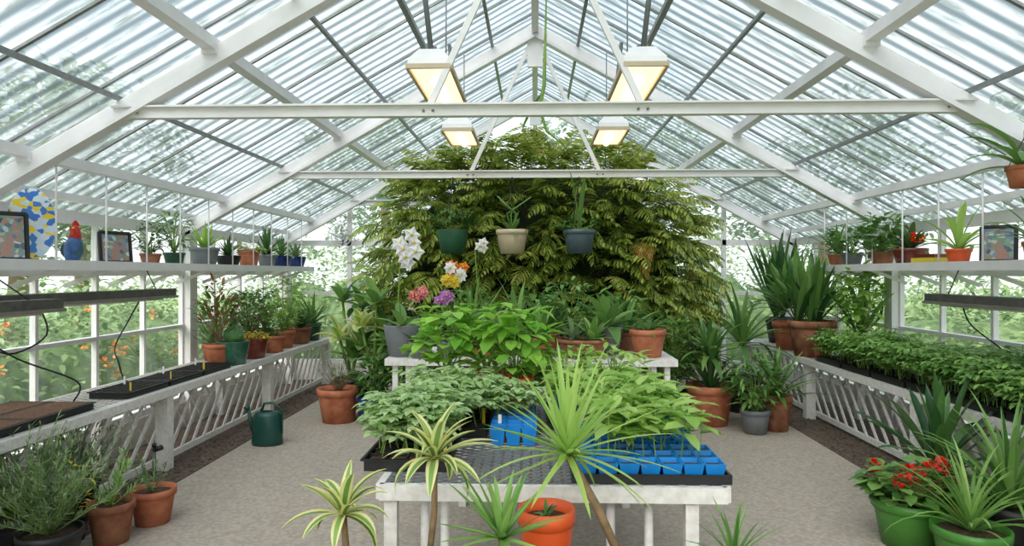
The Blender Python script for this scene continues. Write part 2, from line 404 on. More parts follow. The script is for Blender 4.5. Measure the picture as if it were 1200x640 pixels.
# ------------------------------------------------------- big fern
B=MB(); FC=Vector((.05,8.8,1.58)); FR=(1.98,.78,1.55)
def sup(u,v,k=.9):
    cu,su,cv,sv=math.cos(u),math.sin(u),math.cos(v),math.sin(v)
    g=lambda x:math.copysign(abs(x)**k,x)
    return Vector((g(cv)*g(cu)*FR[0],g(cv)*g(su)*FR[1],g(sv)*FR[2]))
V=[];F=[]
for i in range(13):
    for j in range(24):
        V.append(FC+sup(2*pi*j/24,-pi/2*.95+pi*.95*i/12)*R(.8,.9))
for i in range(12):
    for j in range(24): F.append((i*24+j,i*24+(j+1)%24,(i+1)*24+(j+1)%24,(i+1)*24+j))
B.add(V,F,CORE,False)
for i in range(8): 
    a=i*pi/4; B.tube([(FC.x+math.cos(a)*.9,FC.y+math.sin(a)*.3,0),(FC.x+math.cos(a)*.5,FC.y+math.sin(a)*.2,.8)],.05,DSTEM,7)
for i in range(1300):
    if i<850:
        while True:
            X=R(-1,1); Z=R(-.85,1)
            if abs(X)**2.3+max(0,Z)**2.6+(max(0,-Z)*.8)**4<1: break
        Yd=-(max(.02,1-abs(X)**2.5)*max(.02,1-abs(Z)**2.5))**.4
        p=Vector((X*FR[0],Yd*FR[1],Z*FR[2])); az=-pi/2+X*1.1+R(-.7,.7); v=max(0,Z)*1.3
    else:
        u=R(-pi,pi); v=math.asin(R(-.6,1)); p=sup(u,v); az=math.atan2(math.sin(u)*1.3,math.cos(u))+R(-.6,.6)
    if v>1.1: az=R(-pi,pi)
    q=R(0,1); T=random.choice(FTD) if q<.015 else random.choice(FTY) if q<.3 else random.choice(FT)
    B.inst(T,xf(FC+p*R(.88,1.0),az,R(.5,.85)*(.85 if abs(p.x)>1.5 else 1),R(-.35,.35),-max(0,v)*.45+R(-.35,.3)))
for i in range(4):
    B.inst(random.choice(FTD),xf(FC+Vector((R(.9,1.2),-.88,R(.1,.35))),-pi/2+R(-.6,.6),.6,R(-.3,.3),.1))
Vv=np.concatenate(B.v); Vv[:,1]=np.minimum(Vv[:,1],10.0)
lim=RZ-SL*np.abs(Vv[:,0])-.3
Vv[:,2]=np.where(Vv[:,2]>lim,lim+(Vv[:,2]-lim)*.1,Vv[:,2]); B.v=[Vv]
B.make('giant_potted_fern')
# ------------------------------------------------------- light fixtures
LAMP=mat('warm_lamp_lens',s(255,230,180),.4,0,.02,emit=1.0)
TUBE=mat('lit_lamp_tube',s(255,246,220),.4,0,.02,emit=3)
for x,y,L_ in((-.68,4.85,1.0),(.7,4.85,1.0),(-.72,6.65,.75),(.72,6.65,.75)):
    B=MB(); z=2.93; w=.14
    def ring(hw,hl,zz): return [(x-hw,y-hl,zz),(x+hw,y-hl,zz),(x+hw,y+hl,zz),(x-hw,y+hl,zz)]
    V=ring(w,L_/2,z)+ring(w*.97,L_/2*.98,z+.05)+ring(.075,L_/2*.85,z+.13)
    F=[(8,9,10,11)]
    for i in range(2):
        for k in range(4): F.append((i*4+k,i*4+(k+1)%4,i*4+4+(k+1)%4,i*4+4+k))
    B.add(V,F,WHITE)
    B.add(ring(w-.02,L_/2-.03,z-.012)+ring(w-.02,L_/2-.03,z+.01),[(3,2,1,0),(0,1,5,4),(1,2,6,5),(2,3,7,6),(3,0,4,7)],LAMP)
    B.tube([(x,y-L_*.2,z-.014),(x,y+L_*.4,z-.014)],.03,TUBE,8)
    for k in range(4):
        a=ring(w,L_/2,z-.005); B.beam(a[k],a[(k+1)%4],.022,.03,BEIGE)
    B.box((x,y,z+.14),(.07,L_*.8,.03),GREYP)
    sg=1 if x>0 else -1
    B.tube([(x,y-L_*.4,z+.13),(x+sg*.08,y-L_*.4,rz_(x+sg*.08)+.02)],.018,PIPE,7)
    B.tube([(x,y+L_*.35,z+.13),(x,y+L_*.35,rz_(x)+.06)],.006,GALV,5)
    B.make('hanging_light_fixture')
B=MB(); B.tube([(.1,6.0,RZ-.1),(0.08,6.0,3.25),(.04,6.0,3.05),(.1,6.0,2.85),(.25,6.0,2.72)],[.006,.02,.018,.012,.004],STEM,6)
B.blade((.08,6,3.2),2.5,-.8,.4,.04,.3,MIDG,6,'sword'); B.make('ridge_hanging_vine')
# grow lights
for x,ya,yb,z in((-3.2,3.4,5.86,1.415),(-3.0,1.9,4.15,1.39),(3.2,3.6,5.6,1.385)):
    B=MB(); B.box((x,(ya+yb)/2,z+.02),(.14,yb-ya,.06),DARKM); B.box((x,(ya+yb)/2,z-.018),(.18,yb-ya,.02),ALU)
    B.tube([(x,ya+.1,z-.035),(x,yb-.1,z-.035)],.012,WHITE,6)
    for y in(ya+.2,yb-.2): B.tube([(x,y,z+.05),(math.copysign(3.28,x),y,1.625)],.005,CABLE,4)
    B.make('grow_light_bar')
def cable(pts,r=.006,name='power_cable'):
    B=MB(); P=[]
    pts=[Vector(p) for p in pts]
    for i in range(len(pts)-1):
        a=pts[max(0,i-1)];b=pts[i];c=pts[i+1];d=pts[min(len(pts)-1,i+2)]
        for k in range(6):
            t=k/6; P.append(.5*((2*b)+(-a+c)*t+(2*a-5*b+4*c-d)*t*t+(-a+3*b-3*c+d)*t**3))
    P.append(pts[-1]); B.tube(P,r,CABLE,5); B.make(name)
cable([(-3.2,4.3,1.39),(-3.15,4.3,1.2),(-3.25,4.1,1.1),(-3.4,4.0,1.25),(-3.3,4.25,1.05),(-3.15,4.6,.85),(-3.25,4.7,.69)])
cable([(-3.3,5.6,1.38),(-3.4,5.6,1.2),(-3.45,5.5,1.0),(-3.3,5.3,.9),(-3.4,5.6,.69),(-3.42,6.1,.69)])
cable([(3.3,5.4,1.38),(3.4,5.45,1.2),(3.45,5.2,1.05),(3.4,4.9,.95),(3.45,4.9,.9),(3.58,4.9,.7)])
B=MB(); B.tube([(-2.84,5.0,0),(-2.84,5.0,.3)],.014,PIPE,7); B.tube([(-2.84,5.0,.28),(-2.78,5.0,.3)],.02,BLACK,7); B.tube([(-2.84,5.0,.3),(-2.84,5.0,.33)],.015,BLACK,7); B.make('water_standpipe')
# ------------------------------------------------------- trays
def tray(B,x0,x1,y0,y1,z,h,nx,ny,m,soil=SOIL,fill=.4):
    w,l=x1-x0,y1-y0; t=.005
    B.box(((x0+x1)/2,(y0+y1)/2,z+.004),(w,l,.008),m)
    for x in(x0,x1): B.box((x,(y0+y1)/2,z+h/2),(t,l,h),m)
    for y in(y0,y1): B.box(((x0+x1)/2,y,z+h/2),(w,t,h),m)
    B.box(((x0+x1)/2,(y0+y1)/2,z+h*fill),(w-.02,l-.02,h*.75),soil)
    for i in range(1,nx): B.box((x0+w*i/nx,(y0+y1)/2,z+h*.9),(t*1.4,l,h*.2),m)
    for j in range(1,ny): B.box(((x0+x1)/2,y0+l*j/ny,z+h*.9),(w,t*1.4,h*.2),m)
    for x in(x0-.006,x1+.006): B.box((x,(y0+y1)/2,z+h-.003),(.018,l+.02,.006),m)
    for y in(y0-.006,y1+.006): B.box(((x0+x1)/2,y,z+h-.003),(w+.02,.018,.006),m)
def cups(B,x0,x1,y0,y1,z,h,nx,ny,m):
    w=(x1-x0)/nx; l=(y1-y0)/ny
    for i in range(nx):
        for j in range(ny):
            cx=x0+w*(i+.5); cy=y0+l*(j+.5); a,b=w*.36,l*.36; A,C=w*.485,l*.485
            V=[(cx-a,cy-b,z),(cx+a,cy-b,z),(cx+a,cy+b,z),(cx-a,cy+b,z)]
            V+=[(cx-A,cy-C,z+h),(cx+A,cy-C,z+h),(cx+A,cy+C,z+h),(cx-A,cy+C,z+h)]
            A2,C2=A*.86,C*.86
            V+=[(cx-A2,cy-C2,z+h),(cx+A2,cy-C2,z+h),(cx+A2,cy+C2,z+h),(cx-A2,cy+C2,z+h)]
            a2,b2=A*.8,C*.8
            V+=[(cx-a2,cy-b2,z+h*.7),(cx+a2,cy-b2,z+h*.7),(cx+a2,cy+b2,z+h*.7),(cx-a2,cy+b2,z+h*.7)]
            F=[(3,2,1,0)]+[(q*4+k,q*4+(k+1)%4,q*4+4+(k+1)%4,q*4+4+k) for q in range(3) for k in range(4)]
            B.add(V,F,m); B.add(V[12:16],[(0,1,2,3)],SOIL)
def label(B,x,y,z,m=YELF,h=.08):
    B.box((x,y,z+h/2),(.016,.002,h),m,R(-.5,.5))
for y in(2.87,3.45,4.03):
    for x in(-3.29,-3.59):
        B=MB(); tray(B,x,x+.27,y,y+.54,BZ+.002,.05,1,1,BLACK,COMP,.66); B.make('seed_tray')
for y in(4.95,5.52,6.09):
    B=MB(); tray(B,-3.3,-3.0,y,y+.54,BZ+.002,.05,5,9,BLACK,SOIL,.5)
    label(B,-3.05,y+.1,BZ+.03); label(B,-3.28,y+.4,BZ+.03,WHF); B.make('cell_tray')
for i,y in enumerate((3.3,3.88,4.46,5.04,5.62,6.2,6.78)):
    B=MB(); tray(B,2.98,3.27,y,y+.54,BZ+.002,.06,4,8,BLACK)
    for k in range(46):
        B.inst(random.choice(TOMS),xf((R(2.99,3.26),R(y+.02,y+.52),BZ+.05),R(0,6),R(.75,1.2),R(-.15,.15),R(-.25,.1)))
    B.make('tomato_seedling_tray')
for i,y in enumerate((3.6,4.3,5.0,5.7,6.4)):
    B=MB(); tray(B,3.31,3.58,y,y+.54,BZ+.002,.06,4,8,BLACK)
    for k in range(30):
        B.inst(random.choice(TOMS),xf((R(3.33,3.5),R(y+.02,y+.52),BZ+.05),R(0,6),R(.9,1.4),R(-.15,.15),R(-.1,.1)))
    B.make('tomato_seedling_tray',IN)
for (x0,x1,y0,y1,n) in((-.7,-.36,2.78,3.3,62),(-.62,-.24,3.36,3.9,80)):
    B=MB(); tray(B,x0,x1,y0,y1,TZ+.002,.05,4,6,BLACK)
    for k in range(n):
        B.inst(random.choice(PALES),xf((R(x0+.01,x1-.02),R(y0+.08,y1),TZ+.04),R(0,6),R(.85,1.25),R(-.2,.2),R(-.25,.2)))
    label(B,x1-.02,y0+.1,TZ+.03,YELF,.1); B.make('seedling_tray')
B=MB(); cups(B,-.215,.01,3.2,3.75,TZ+.002,.085,3,6,BLUE)
for k in range(16): B.inst(random.choice(PALES),xf((R(-.2,0),R(3.35,3.74),TZ+.06),R(0,6),R(.7,1.)))
label(B,-.2,3.75,TZ+.05,YELF,.13); label(B,-.12,3.7,TZ+.05,WHF,.12); label(B,-.17,3.3,TZ+.05,WHF); B.make('blue_seedling_pots')
for (x0,x1,y0,y1,nx,ny,n) in((.16,.74,2.66,2.98,7,3,17),(.16,.72,3.03,3.5,6,5,36),(.08,.7,3.56,4.1,6,5,38)):
    B=MB(); B.box(((x0+x1)/2,(y0+y1)/2,TZ+.008),(x1-x0+.03,y1-y0+.03,.012),BLACK)
    for q in((x0-.012,(y0+y1)/2,.01,y1-y0+.03),(x1+.012,(y0+y1)/2,.01,y1-y0+.03)): B.box((q[0],q[1],TZ+.02),(q[2],q[3],.036),BLACK)
    for yy in(y0-.012,y1+.012): B.box(((x0+x1)/2,yy,TZ+.02),(x1-x0+.03,.01,.036),BLACK)
    cups(B,x0,x1,y0,y1,TZ+.014,.06,nx,ny,BLUE)
    for k in range(n):
        B.inst(random.choice(PEP),xf((R(x0+.03,x1-.03),R(y0+.02 if y0>2.9 else y0+.12,y1-.02),TZ+.06),R(0,6),R(.85,1.2),R(-.2,.2),R(-.2,.2)))
    B.make('pepper_seedling_tray')
for (x,y,n) in((-.56,4.3,110),(-.12,4.25,120),(-.32,4.5,100)):
    B=MB(); q=B.pot((x,y,TZ+.002),.11,.17,TERRA if n==100 else ORANGE)
    bush(B,(x,y,1.2),(.22,.17,.22),n,.13,.1,BASIL,q,elr=(-.5,.7)); B.make('potted_basil')
for (x,y) in((.22,4.4),(.5,4.45)):
    B=MB(); q=B.pot((x,y,TZ+.002),.11,.15,TERRA)
    bush(B,(x,y,1.04),(.22,.15,.11),70,.1,.05,LIME,q,elr=(-.5,.7)); B.make('potted_pepper_plant')
# ------------------------------------------------------- second table plants
B=MB(); q=B.pot((-1.02,5.25,T2+.001),.15,.24,GREYP,rim=False)
rosette(B,q,8,.28,.08,MIDG,(.1,1.0),(.6,1.2),'oval')
for (fx,fz,az) in((-1.0,1.78,-1.4),(-.92,1.83,-1.7),(-.98,1.72,-1.5),(-.9,1.76,-1.3),(-1.03,1.82,-1.6),(-.94,1.89,-1.6),(-.97,1.68,-1.9)):
    flower(B,(fx,5.15+R(-.03,.03),fz),az+R(-.3,.3),.07,WHF)
B.tube([q,(-1.05,5.22,1.4),(-1.03,5.2,1.8),(-.95,5.18,1.9)],.005,STEM,5)
B.make('potted_white_orchid')
def orchid(x,y,z,h,m,n,r=.05,pm=GREYP,spread=.08):
    B=MB(); q=B.pot((x,y,z),.08,.12,pm); rosette(B,q,6,.22,.06,MIDG,(.2,.9),(.6,1.2),'oval')
    B.tube([q,(x+.02,y,z+h*.6),(x,y-.03,z+h)],.004,STEM,5)
    for i in range(n): flower(B,(x+R(-spread,spread),y-.05+R(-.04,.02),z+h+R(-spread,spread)*.6),-pi/2+R(-.5,.5),r,m)
    B.make('potted_orchid')
orchid(-.87,5.12,T2+.001,.48,PINKF,8,.042,GREYP,.06)
orchid(-.68,5.2,T2+.001,.46,PURF,6,.042,GREYP,.05)
orchid(-.62,5.55,T2+.001,.66,ORF,6,.052,GREYP,.07)
orchid(-.5,5.7,T2+.001,.85,WHF,3,.05)
B=MB(); q=B.pot((-.48,5.25,T2+.001),.1,.14,TERRA); rosette(B,q,30,.5,.035,MIDG,(.5,1.5),(.2,.7),'grass')
for i in range(5): flower(B,(-.58+R(-.1,.1),5.2,1.58+R(-.06,.06)),-pi/2+R(-.5,.5),.055,random.choice([ORF,YELF,WHF,WHF]),None,8)
B.make('potted_flowering_lily')
B=MB(); q=B.pot((.57,5.4,T2+.001),.12,.22,GREYP); rosette(B,q,16,.36,.09,MIDG,(.2,1.3),(.6,1.2),'oval'); B.make('potted_leafy_plant')
B=MB(); q=B.pot((.86,5.25,T2+.001),.14,.21,TERRA); rosette(B,q,14,.2,.06,MIDG,(.1,.9),(.4,1.0),'oval'); B.make('potted_succulent')
B=MB(); q=B.pot((.36,5.22,T2+.001),.2,.14,TERRD); rosette(B,q+Vector((-.07,0,0)),16,.2,.04,GREYG,(.2,1.3),(.2,.6)); rosette(B,q+Vector((.08,0,0)),18,.22,.05,TOM,(.2,1.3),(.2,.8)); B.make('succulent_bowl')
for (x,y,pm,lm,ln) in((.1,5.6,TERRA,DARKG,.4),(-.15,5.65,GREYP,MIDG,.5),(.76,5.7,TERRD,MIDG,.38),(-.3,5.2,TERRA,GREYG,.3),(.05,5.2,TERRA,MIDG,.3)):
    B=MB(); q=B.pot((x,y,T2+.001),.1,.15,pm); rosette(B,q,18,ln,.05,lm,(.3,1.4),(.3,1.),'lance'); B.make('potted_dracaena')
B=MB(); q=B.pot((.3,5.65,T2+.001),.1,.15,BLACK); bush(B,q+Vector((0,0,.25)),(.2,.15,.22),130,.09,.04,MIDG,q); B.make('potted_shrub')
# ------------------------------------------------------- front stand plants
def caneplant(name,x,y,top,n,L,W,m,pm=TERRA,edge=None,lean=(0,0),el=(-.1,1.4),droop=(.4,1.3),r=.09,prof='lance',tr=.011,ph=.13):
    B=MB(); q=B.pot((x,y,SZ),r,ph,pm)
    t=Vector((x+lean[0],y+lean[1],top))
    if top-q.z>.05: B.tube([q,(q+t)/2+Vector((.01,0,0)),t],tr,WOOD,7)
    rosette(B,t,n,L,W,m,el,droop,prof,edge,.3,8); B.make(name)
caneplant('variegated_dracaena',-.6,2.12,.84,20,.18,.036,MIDG,edge=CREAM,droop=(.8,1.9))
caneplant('variegated_dracaena',-.36,2.3,.97,26,.21,.038,MIDG,edge=CREAM,lean=(.02,0),droop=(.8,2.0))
caneplant('dragon_tree',.3,2.3,.99,50,.36,.027,LIME,lean=(-.19,0),el=(-.4,1.5),droop=(.1,.6),prof='grass',tr=.015)
caneplant('yucca_rosette',-.1,2.05,.8,34,.23,.028,TOM,el=(-.1,1.4),droop=(.1,.5),prof='grass')
caneplant('spider_plant',.62,2.15,.7,22,.2,.014,MIDG,el=(.4,1.5),droop=(.2,.8),prof='grass')
B=MB(); q=B.pot((.04,2.38,SZ),.1,.285,ORANGE,rim=True); rosette(B,q,7,.06,.02,MIDG); B.make('orange_flower_pot')
# ------------------------------------------------------- hanging baskets
for (x,pm,kind) in((-.86,DKGREEN,0),(-.24,BEIGE,1),(.46,SLATE,2)):
    B=MB(); y=7.12; q=B.pot((x,y,1.8),.17,.25,pm,rim=(kind!=0))
    for a in(0,2.1,4.2): B.tube([(x+.165*math.cos(a),y+.165*math.sin(a),2.04),(x,y,2.57)],.0035,CABLE,4)
    B.tube([(x,y,2.57),(x,y+.02,2.605)],.006,CABLE,4)
    if kind==0: bush(B,q+Vector((0,0,.13)),(.25,.18,.13),240,.1,.028,DARKG,q)
    elif kind==1:
        rosette(B,q,14,.25,.05,MIDG,(-.1,1.2),(.4,1.6))
        for k in range(5): B.tube([q,q+Vector((R(-.1,.1),0,.2)),q+Vector((R(-.22,.22),R(-.1,0),R(.25,.4)))],.008,MIDG,5)
    else:
        bush(B,q+Vector((0,0,.08)),(.22,.16,.1),120,.08,.03,MIDG,q)
        for k in range(3): B.blade(q,R(0,6),1.45,R(.5,.72),.06,.1,MIDG,8,'sword')
    B.make('hanging_basket')
B=MB(); x,y=2.97,4.25; q=B.pot((x,y,2.12),.1,.13,TERRA)
for a in(0,2.1,4.2): B.tube([(x+.095*math.cos(a),y+.095*math.sin(a),2.24),(x,y,2.42)],.003,CABLE,4)
B.tube([(x,y,2.41),(x,y,rz_(x)-.03)],.003,CABLE,4)
for (az,el,L_,dr) in((3.0,.9,.42,1.0),(3.3,.5,.45,1.2),(2.7,.2,.4,1.2),(3.6,.7,.4,1.3),(-1.5,.8,.4,1.3),(1,.9,.3,1.2),(0,.9,.3,1.3),(3.1,1.2,.5,1.5),(-2.2,.6,.4,1.6)):
    B.blade(q,az,el,L_,.05,dr,MIDG,9,'sword')
B.make('hanging_epiphyllum')
# ------------------------------------------------------- pots helper
def potted(name,x,y,z,r,h,pm,fn,rim=True):
    B=MB(); q=B.pot((x,y,z+.001),r,h,pm,rim=rim); fn(B,q); B.make(name,IN)
def croton(B,q):
    bush(B,q+Vector((0,0,.38)),(.2,.18,.32),100,.12,.035,REDL,q,elr=(.2,1.3),stm=WOOD)
    bush(B,q+Vector((0,0,.28)),(.22,.18,.25),110,.12,.035,MIDG,None,elr=(.2,1.3))
potted('potted_croton',-3.2,6.8,BZ,.13,.22,TERRA,croton)
def cact(B,q):
    B.ball(q+Vector((0,0,.09)),(.1,.1,.1),CACT,14,8)
    B.ball(q+Vector((0,0,.21)),(.045,.045,.06),CACT,10,6); pinkball(B,q+Vector((0,0,.27)),.03,14,ORF)
    for i in range(60):
        u=Vector((random.gauss(0,1),random.gauss(0,1),abs(random.gauss(0,1)))).normalized(); B.tube([q+Vector((0,0,.09))+u*.098,q+Vector((0,0,.09))+u*.125],.0015,WHF,3,False)
potted('potted_cactus',-3.08,6.88,BZ,.16,.24,GLAZE,cact,False)
potted('potted_yellow_sedum',-3.08,7.4,BZ,.15,.22,REDG,lambda B,q:bush(B,q+Vector((0,0,.03)),(.16,.16,.08),240,.035,.024,YELF,None),False)
potted('potted_schefflera',-3.3,7.75,BZ,.14,.2,TERRD,lambda B,q:bush(B,q+Vector((0,0,.33)),(.28,.26,.25),420,.07,.045,MIDG,q,stm=WOOD))
potted('potted_jade',-3.08,7.95,BZ,.14,.2,TERRA,lambda B,q:bush(B,q+Vector((0,0,.12)),(.15,.15,.12),120,.05,.035,DARKG,q))
potted('potted_jade',-3.15,8.45,BZ,.15,.22,TERRA,lambda B,q:bush(B,q+Vector((0,0,.26)),(.24,.2,.26),300,.06,.04,LIME,q))
potted('potted_aloe',-3.1,8.95,BZ,.14,.22,TERRD,lambda B,q:rosette(B,q,20,.34,.05,DARKG,(.3,1.4),(.1,.5)))
potted('potted_aloe',-3.1,9.4,BZ,.13,.24,DKGREEN,lambda B,q:rosette(B,q,24,.5,.05,MIDG,(.3,1.4),(.3,.9)))
potted('potted_shrub',-3.4,9.3,BZ,.13,.24,TERRA,lambda B,q:bush(B,q+Vector((0,0,.35)),(.2,.25,.35),220,.1,.05,LIME,q))
potted('potted_shrub',-3.42,8.5,BZ,.12,.24,BLACK,lambda B,q:bush(B,q+Vector((0,0,.3)),(.16,.2,.26),160,.09,.045,DARKG,q))
potted('potted_aloe',-3.46,7.2,BZ,.1,.18,TERRA,lambda B,q:rosette(B,q,20,.3,.04,GREYG,(.3,1.4),(.1,.5)))
# ------------------------------------------------------- shelf objects
HZ=1.673
def cellmat(name,scale,cols,const=False):
    m=bpy.data.materials.new(name); m.use_nodes=True
    n=m.node_tree; v=n.nodes.new('ShaderNodeTexVoronoi'); v.inputs['Scale'].default_value=scale; r=n.nodes.new('ShaderNodeValToRGB'); t=n.nodes.new('ShaderNodeTexCoord')
    n.links.new(t.outputs['Object'],v.inputs['Vector']); n.links.new(v.outputs['Color'],r.inputs['Fac']); n.links.new(r.outputs['Color'],n.nodes['Principled BSDF'].inputs['Base Color'])
    if const: r.color_ramp.interpolation='CONSTANT'
    r.color_ramp.elements[0].position=cols[0][0]; r.color_ramp.elements[0].color=cols[0][1]; r.color_ramp.elements[1].position=1; r.color_ramp.elements[1].color=cols[-1][1]
    for p_,c_ in cols[1:-1]: r.color_ramp.elements.new(p_).color=c_
    return m
PICM=cellmat('framed_print',34,[(0,s(50,60,84)),(.3,s(120,136,156)),(.5,s(170,120,104)),(.7,s(110,140,120)),(1,s(220,224,220))])
BOARDM=cellmat('painted_board',26,[(0,s(60,120,205)),(.3,s(206,220,234)),(.5,s(70,130,205)),(.58,s(240,205,50)),(.7,s(216,226,234)),(1,s(205,60,50))],True)
def frame(x,y,w,h,az,lean=.12):
    B=MB(); f=Vector((math.cos(az),math.sin(az),0)); sd=Vector((-f.y,f.x,0)); u=(Vector((0,0,1))-f*lean).normalized(); o=Vector((x,y,HZ+.012))
    def P(a,b,c): return o+sd*a+u*b+f*c
    for a,b in(((-w/2,0),(w/2,0)),((-w/2,h),(w/2,h)),((-w/2,0),(-w/2,h)),((w/2,0),(w/2,h))):
        B.beam(P(a[0],a[1],0),P(b[0],b[1],0),.02,.02,BLACK,up=f)
    B.add([P(-w/2,0,0),P(w/2,0,0),P(w/2,h,0),P(-w/2,h,0)],[(0,1,2,3)],BLACK)
    k=.018;B.add([P(-w/2+k,k,.004),P(w/2-k,k,.004),P(w/2-k,h-k,.004),P(-w/2+k,h-k,.004)],[(0,1,2,3)],PICM)
    B.beam(P(0,h*.6,-.005),(o-f*.08).to_tuple()[:2]+(HZ+.003,),.02,.006,BLACK)
    B.make('picture_frame')
frame(-3.42,4.32,.22,.31,-.65); frame(-3.44,5.5,.25,.25,-.5); frame(3.48,5.25,.22,.27,pi+.9)
B=MB(); c=Vector((-3.46,4.58,HZ+.265)); f=Vector((.62,-.78,.1)).normalized(); sd=Vector((.78,.62,0)).normalized(); u=sd.cross(f)*-1
if u.z<0:u=-u
n=28
ring_=[c+sd*(.14*math.cos(2*pi*k/n))+u*(.25*math.sin(2*pi*k/n)) for k in range(n)]
B.add([p+f*.006 for p in ring_]+[p-f*.006 for p in ring_],[tuple(range(n)),tuple(range(2*n-1,n-1,-1))]+[(k,(k+1)%n,(k+1)%n+n,k+n) for k in range(n)],BOARDM)
B.box((c.x-.0,c.y+.0,HZ+.012),(.1,.08,.022),WOOD,.5)
B.make('painted_oval_board')
# rooster figurine (upright)
B=MB(); x,y=-3.4,4.92
RB=mat('rooster_blue',s(60,96,150),.35,0,.3,20); RC=mat('rooster_red',s(196,46,36),.4); RW=mat('rooster_cream',s(200,190,170),.5)
B.tube([(x-.03,y,HZ+.012),(x-.015,y,HZ+.03),(x,y,HZ+.08),(x+.005,y,HZ+.13),(x+.01,y,HZ+.175),(x+.012,y,HZ+.2)],[.03,.05,.066,.064,.045,.036],RB,12)
B.tube([(x+.01,y,HZ+.185),(x+.014,y,HZ+.22),(x+.018,y-.01,HZ+.255),(x+.018,y-.012,HZ+.28)],[.043,.036,.034,.01],RC,12)
B.tube([(x+.025,y-.035,HZ+.255),(x+.04,y-.07,HZ+.247)],[.011,.001],YELF,6)
for k,(dy,h) in enumerate(((.02,.035),(.005,.05),(-.012,.045),(-.026,.03))): B.blade((x+.018,y+dy,HZ+.268),-1.2,1.4,h,.022,.2,RC,3,'oval')
B.ball((x+.03,y-.035,HZ+.225),(.012,.01,.022),RC,8,5)
for k in(-1,1): B.ball((x+.018+k*.026,y-.025,HZ+.262),.005,BLACK,6,4)
for k in range(9): B.blade((x-.03,y+.03,HZ+.1),2.2+R(-.5,.5),1.3-k*.08,.13,.028,2.0,RB if k%2 else RC,6,'lance')
for k in(-1,1): B.blade((x+k*.055,y-.01,HZ+.15),-1.2,-1.3,.11,.055,.1,DKGREEN,4,'oval')
B.lathe((x,y,HZ),[(.001,0),(.055,0),(.05,.016),(.001,.018)],RW); B.make('rooster_figurine')
potted('potted_succulent',-3.44,6.0,HZ,.09,.1,TERRD,lambda B,q:bush(B,q+Vector((0,0,.15)),(.14,.18,.15),130,.07,.03,DARKG,q))
potted('potted_succulent',-3.44,6.4,HZ,.1,.12,DKGREEN,lambda B,q:bush(B,q+Vector((0,0,.22)),(.14,.22,.22),180,.08,.025,MIDG,q))
potted('potted_aloe',-3.44,7.0,HZ,.15,.19,GREYP,lambda B,q:rosette(B,q,18,.32,.045,LIME,(.5,1.5),(.1,.4)))
potted('potted_succulent',-3.44,7.55,HZ,.14,.12,BLACK,lambda B,q:rosette(B,q,40,.24,.03,DARKG,(.0,1.4),(.2,.8)),False)
potted('potted_fern',-3.44,8.1,HZ,.13,.2,TERRA,lambda B,q:[B.inst(random.choice(FT),xf(q,a*.7,.28,0,-.3)) for a in range(14)])
potted('potted_dracaena',-3.44,8.65,HZ,.12,.16,GREYP,lambda B,q:rosette(B,q,26,.4,.04,DARKG,(.3,1.5),(.3,.9)))
potted('potted_aloe',-3.44,9.15,HZ,.14,.16,BLUEG,lambda B,q:rosette(B,q,20,.3,.045,MIDG,(.3,1.5),(.2,.7)),False)
potted('potted_succulent',-3.44,9.7,HZ,.15,.16,BLUEG,lambda B,q:rosette(B,q,24,.25,.04,GREYG,(.1,1.4),(.2,.8)),False)
# right shelf
potted('potted_bromeliad',3.4,5.6,HZ,.095,.12,ORANGE,lambda B,q:rosette(B,q,18,.38,.05,LIME,(.3,1.5),(.5,1.3),'sword'))
def anth(B,q):
    rosette(B,q,16,.28,.07,DARKG,(.2,1.3),(.4,1.1),'oval')
    for k in range(3): flower(B,q+Vector((R(-.08,.08),-.1,R(.1,.2))),-pi/2+R(-.6,.4),.05,REDF)
potted('potted_anthurium',3.42,6.35,HZ,.15,.15,REDG,anth)
potted('potted_pothos',3.42,6.85,HZ,.12,.14,TERRD,lambda B,q:bush(B,q+Vector((0,-.02,.18)),(.2,.28,.22),200,.12,.07,MIDG,q))
potted('potted_pothos',3.42,7.5,HZ,.12,.14,GREYP,lambda B,q:bush(B,q+Vector((-.03,0,.16)),(.2,.28,.2),160,.1,.05,MIDG,q))
potted('potted_dracaena',3.44,7.9,HZ,.1,.14,TERRA,lambda B,q:rosette(B,q,24,.4,.04,MIDG,(.3,1.5),(.3,.9)))
potted('potted_orchid',3.42,4.75,HZ,.1,.14,TERRA,lambda B,q:rosette(B,q,20,.4,.04,MIDG,(.3,1.5),(.6,1.2),'sword'))
B=MB(); B.box((3.4,5.97,HZ+.03),(.2,.26,.055),YELF,.1); B.box((3.4,5.96,HZ+.073),(.18,.22,.03),REDG,.25); B.make('stacked_books')
# ------------------------------------------------------- right bench big plants
potted('potted_snake_plant',3.12,7.8,BZ,.26,.4,TERRD,lambda B,q:[rosette(B,q+Vector((R(-.15,.12),R(-.1,.1),0)),9,R(.6,.9),.07,random.choice([DARKG,MIDG]),(.9,1.55),(.1,.9),'sword') for _ in range(5)])
potted('potted_dracaena',3.12,8.5,BZ,.2,.34,TERRA,lambda B,q:[rosette(B,q+Vector((R(-.1,.1),R(-.1,.1),R(.05,.4))),18,.6,.06,MIDG,(.2,1.55),(.3,1.3),'sword') for _ in range(3)])
potted('potted_snake_plant',3.3,9.3,BZ,.2,.34,BLACK,lambda B,q:[rosette(B,q+Vector((R(-.1,.1),R(-.1,.1),0)),12,1.15,.08,DARKG,(1.1,1.55),(.0,.3),'sword') for _ in range(3)])
potted('potted_yucca',3.38,8.15,BZ,.15,.3,TERRA,lambda B,q:[rosette(B,q+Vector((R(-.1,.1),R(-.1,.1),R(.2,.5))),22,.55,.045,TOM,(.0,1.5),(.2,1.1)) for _ in range(3)])
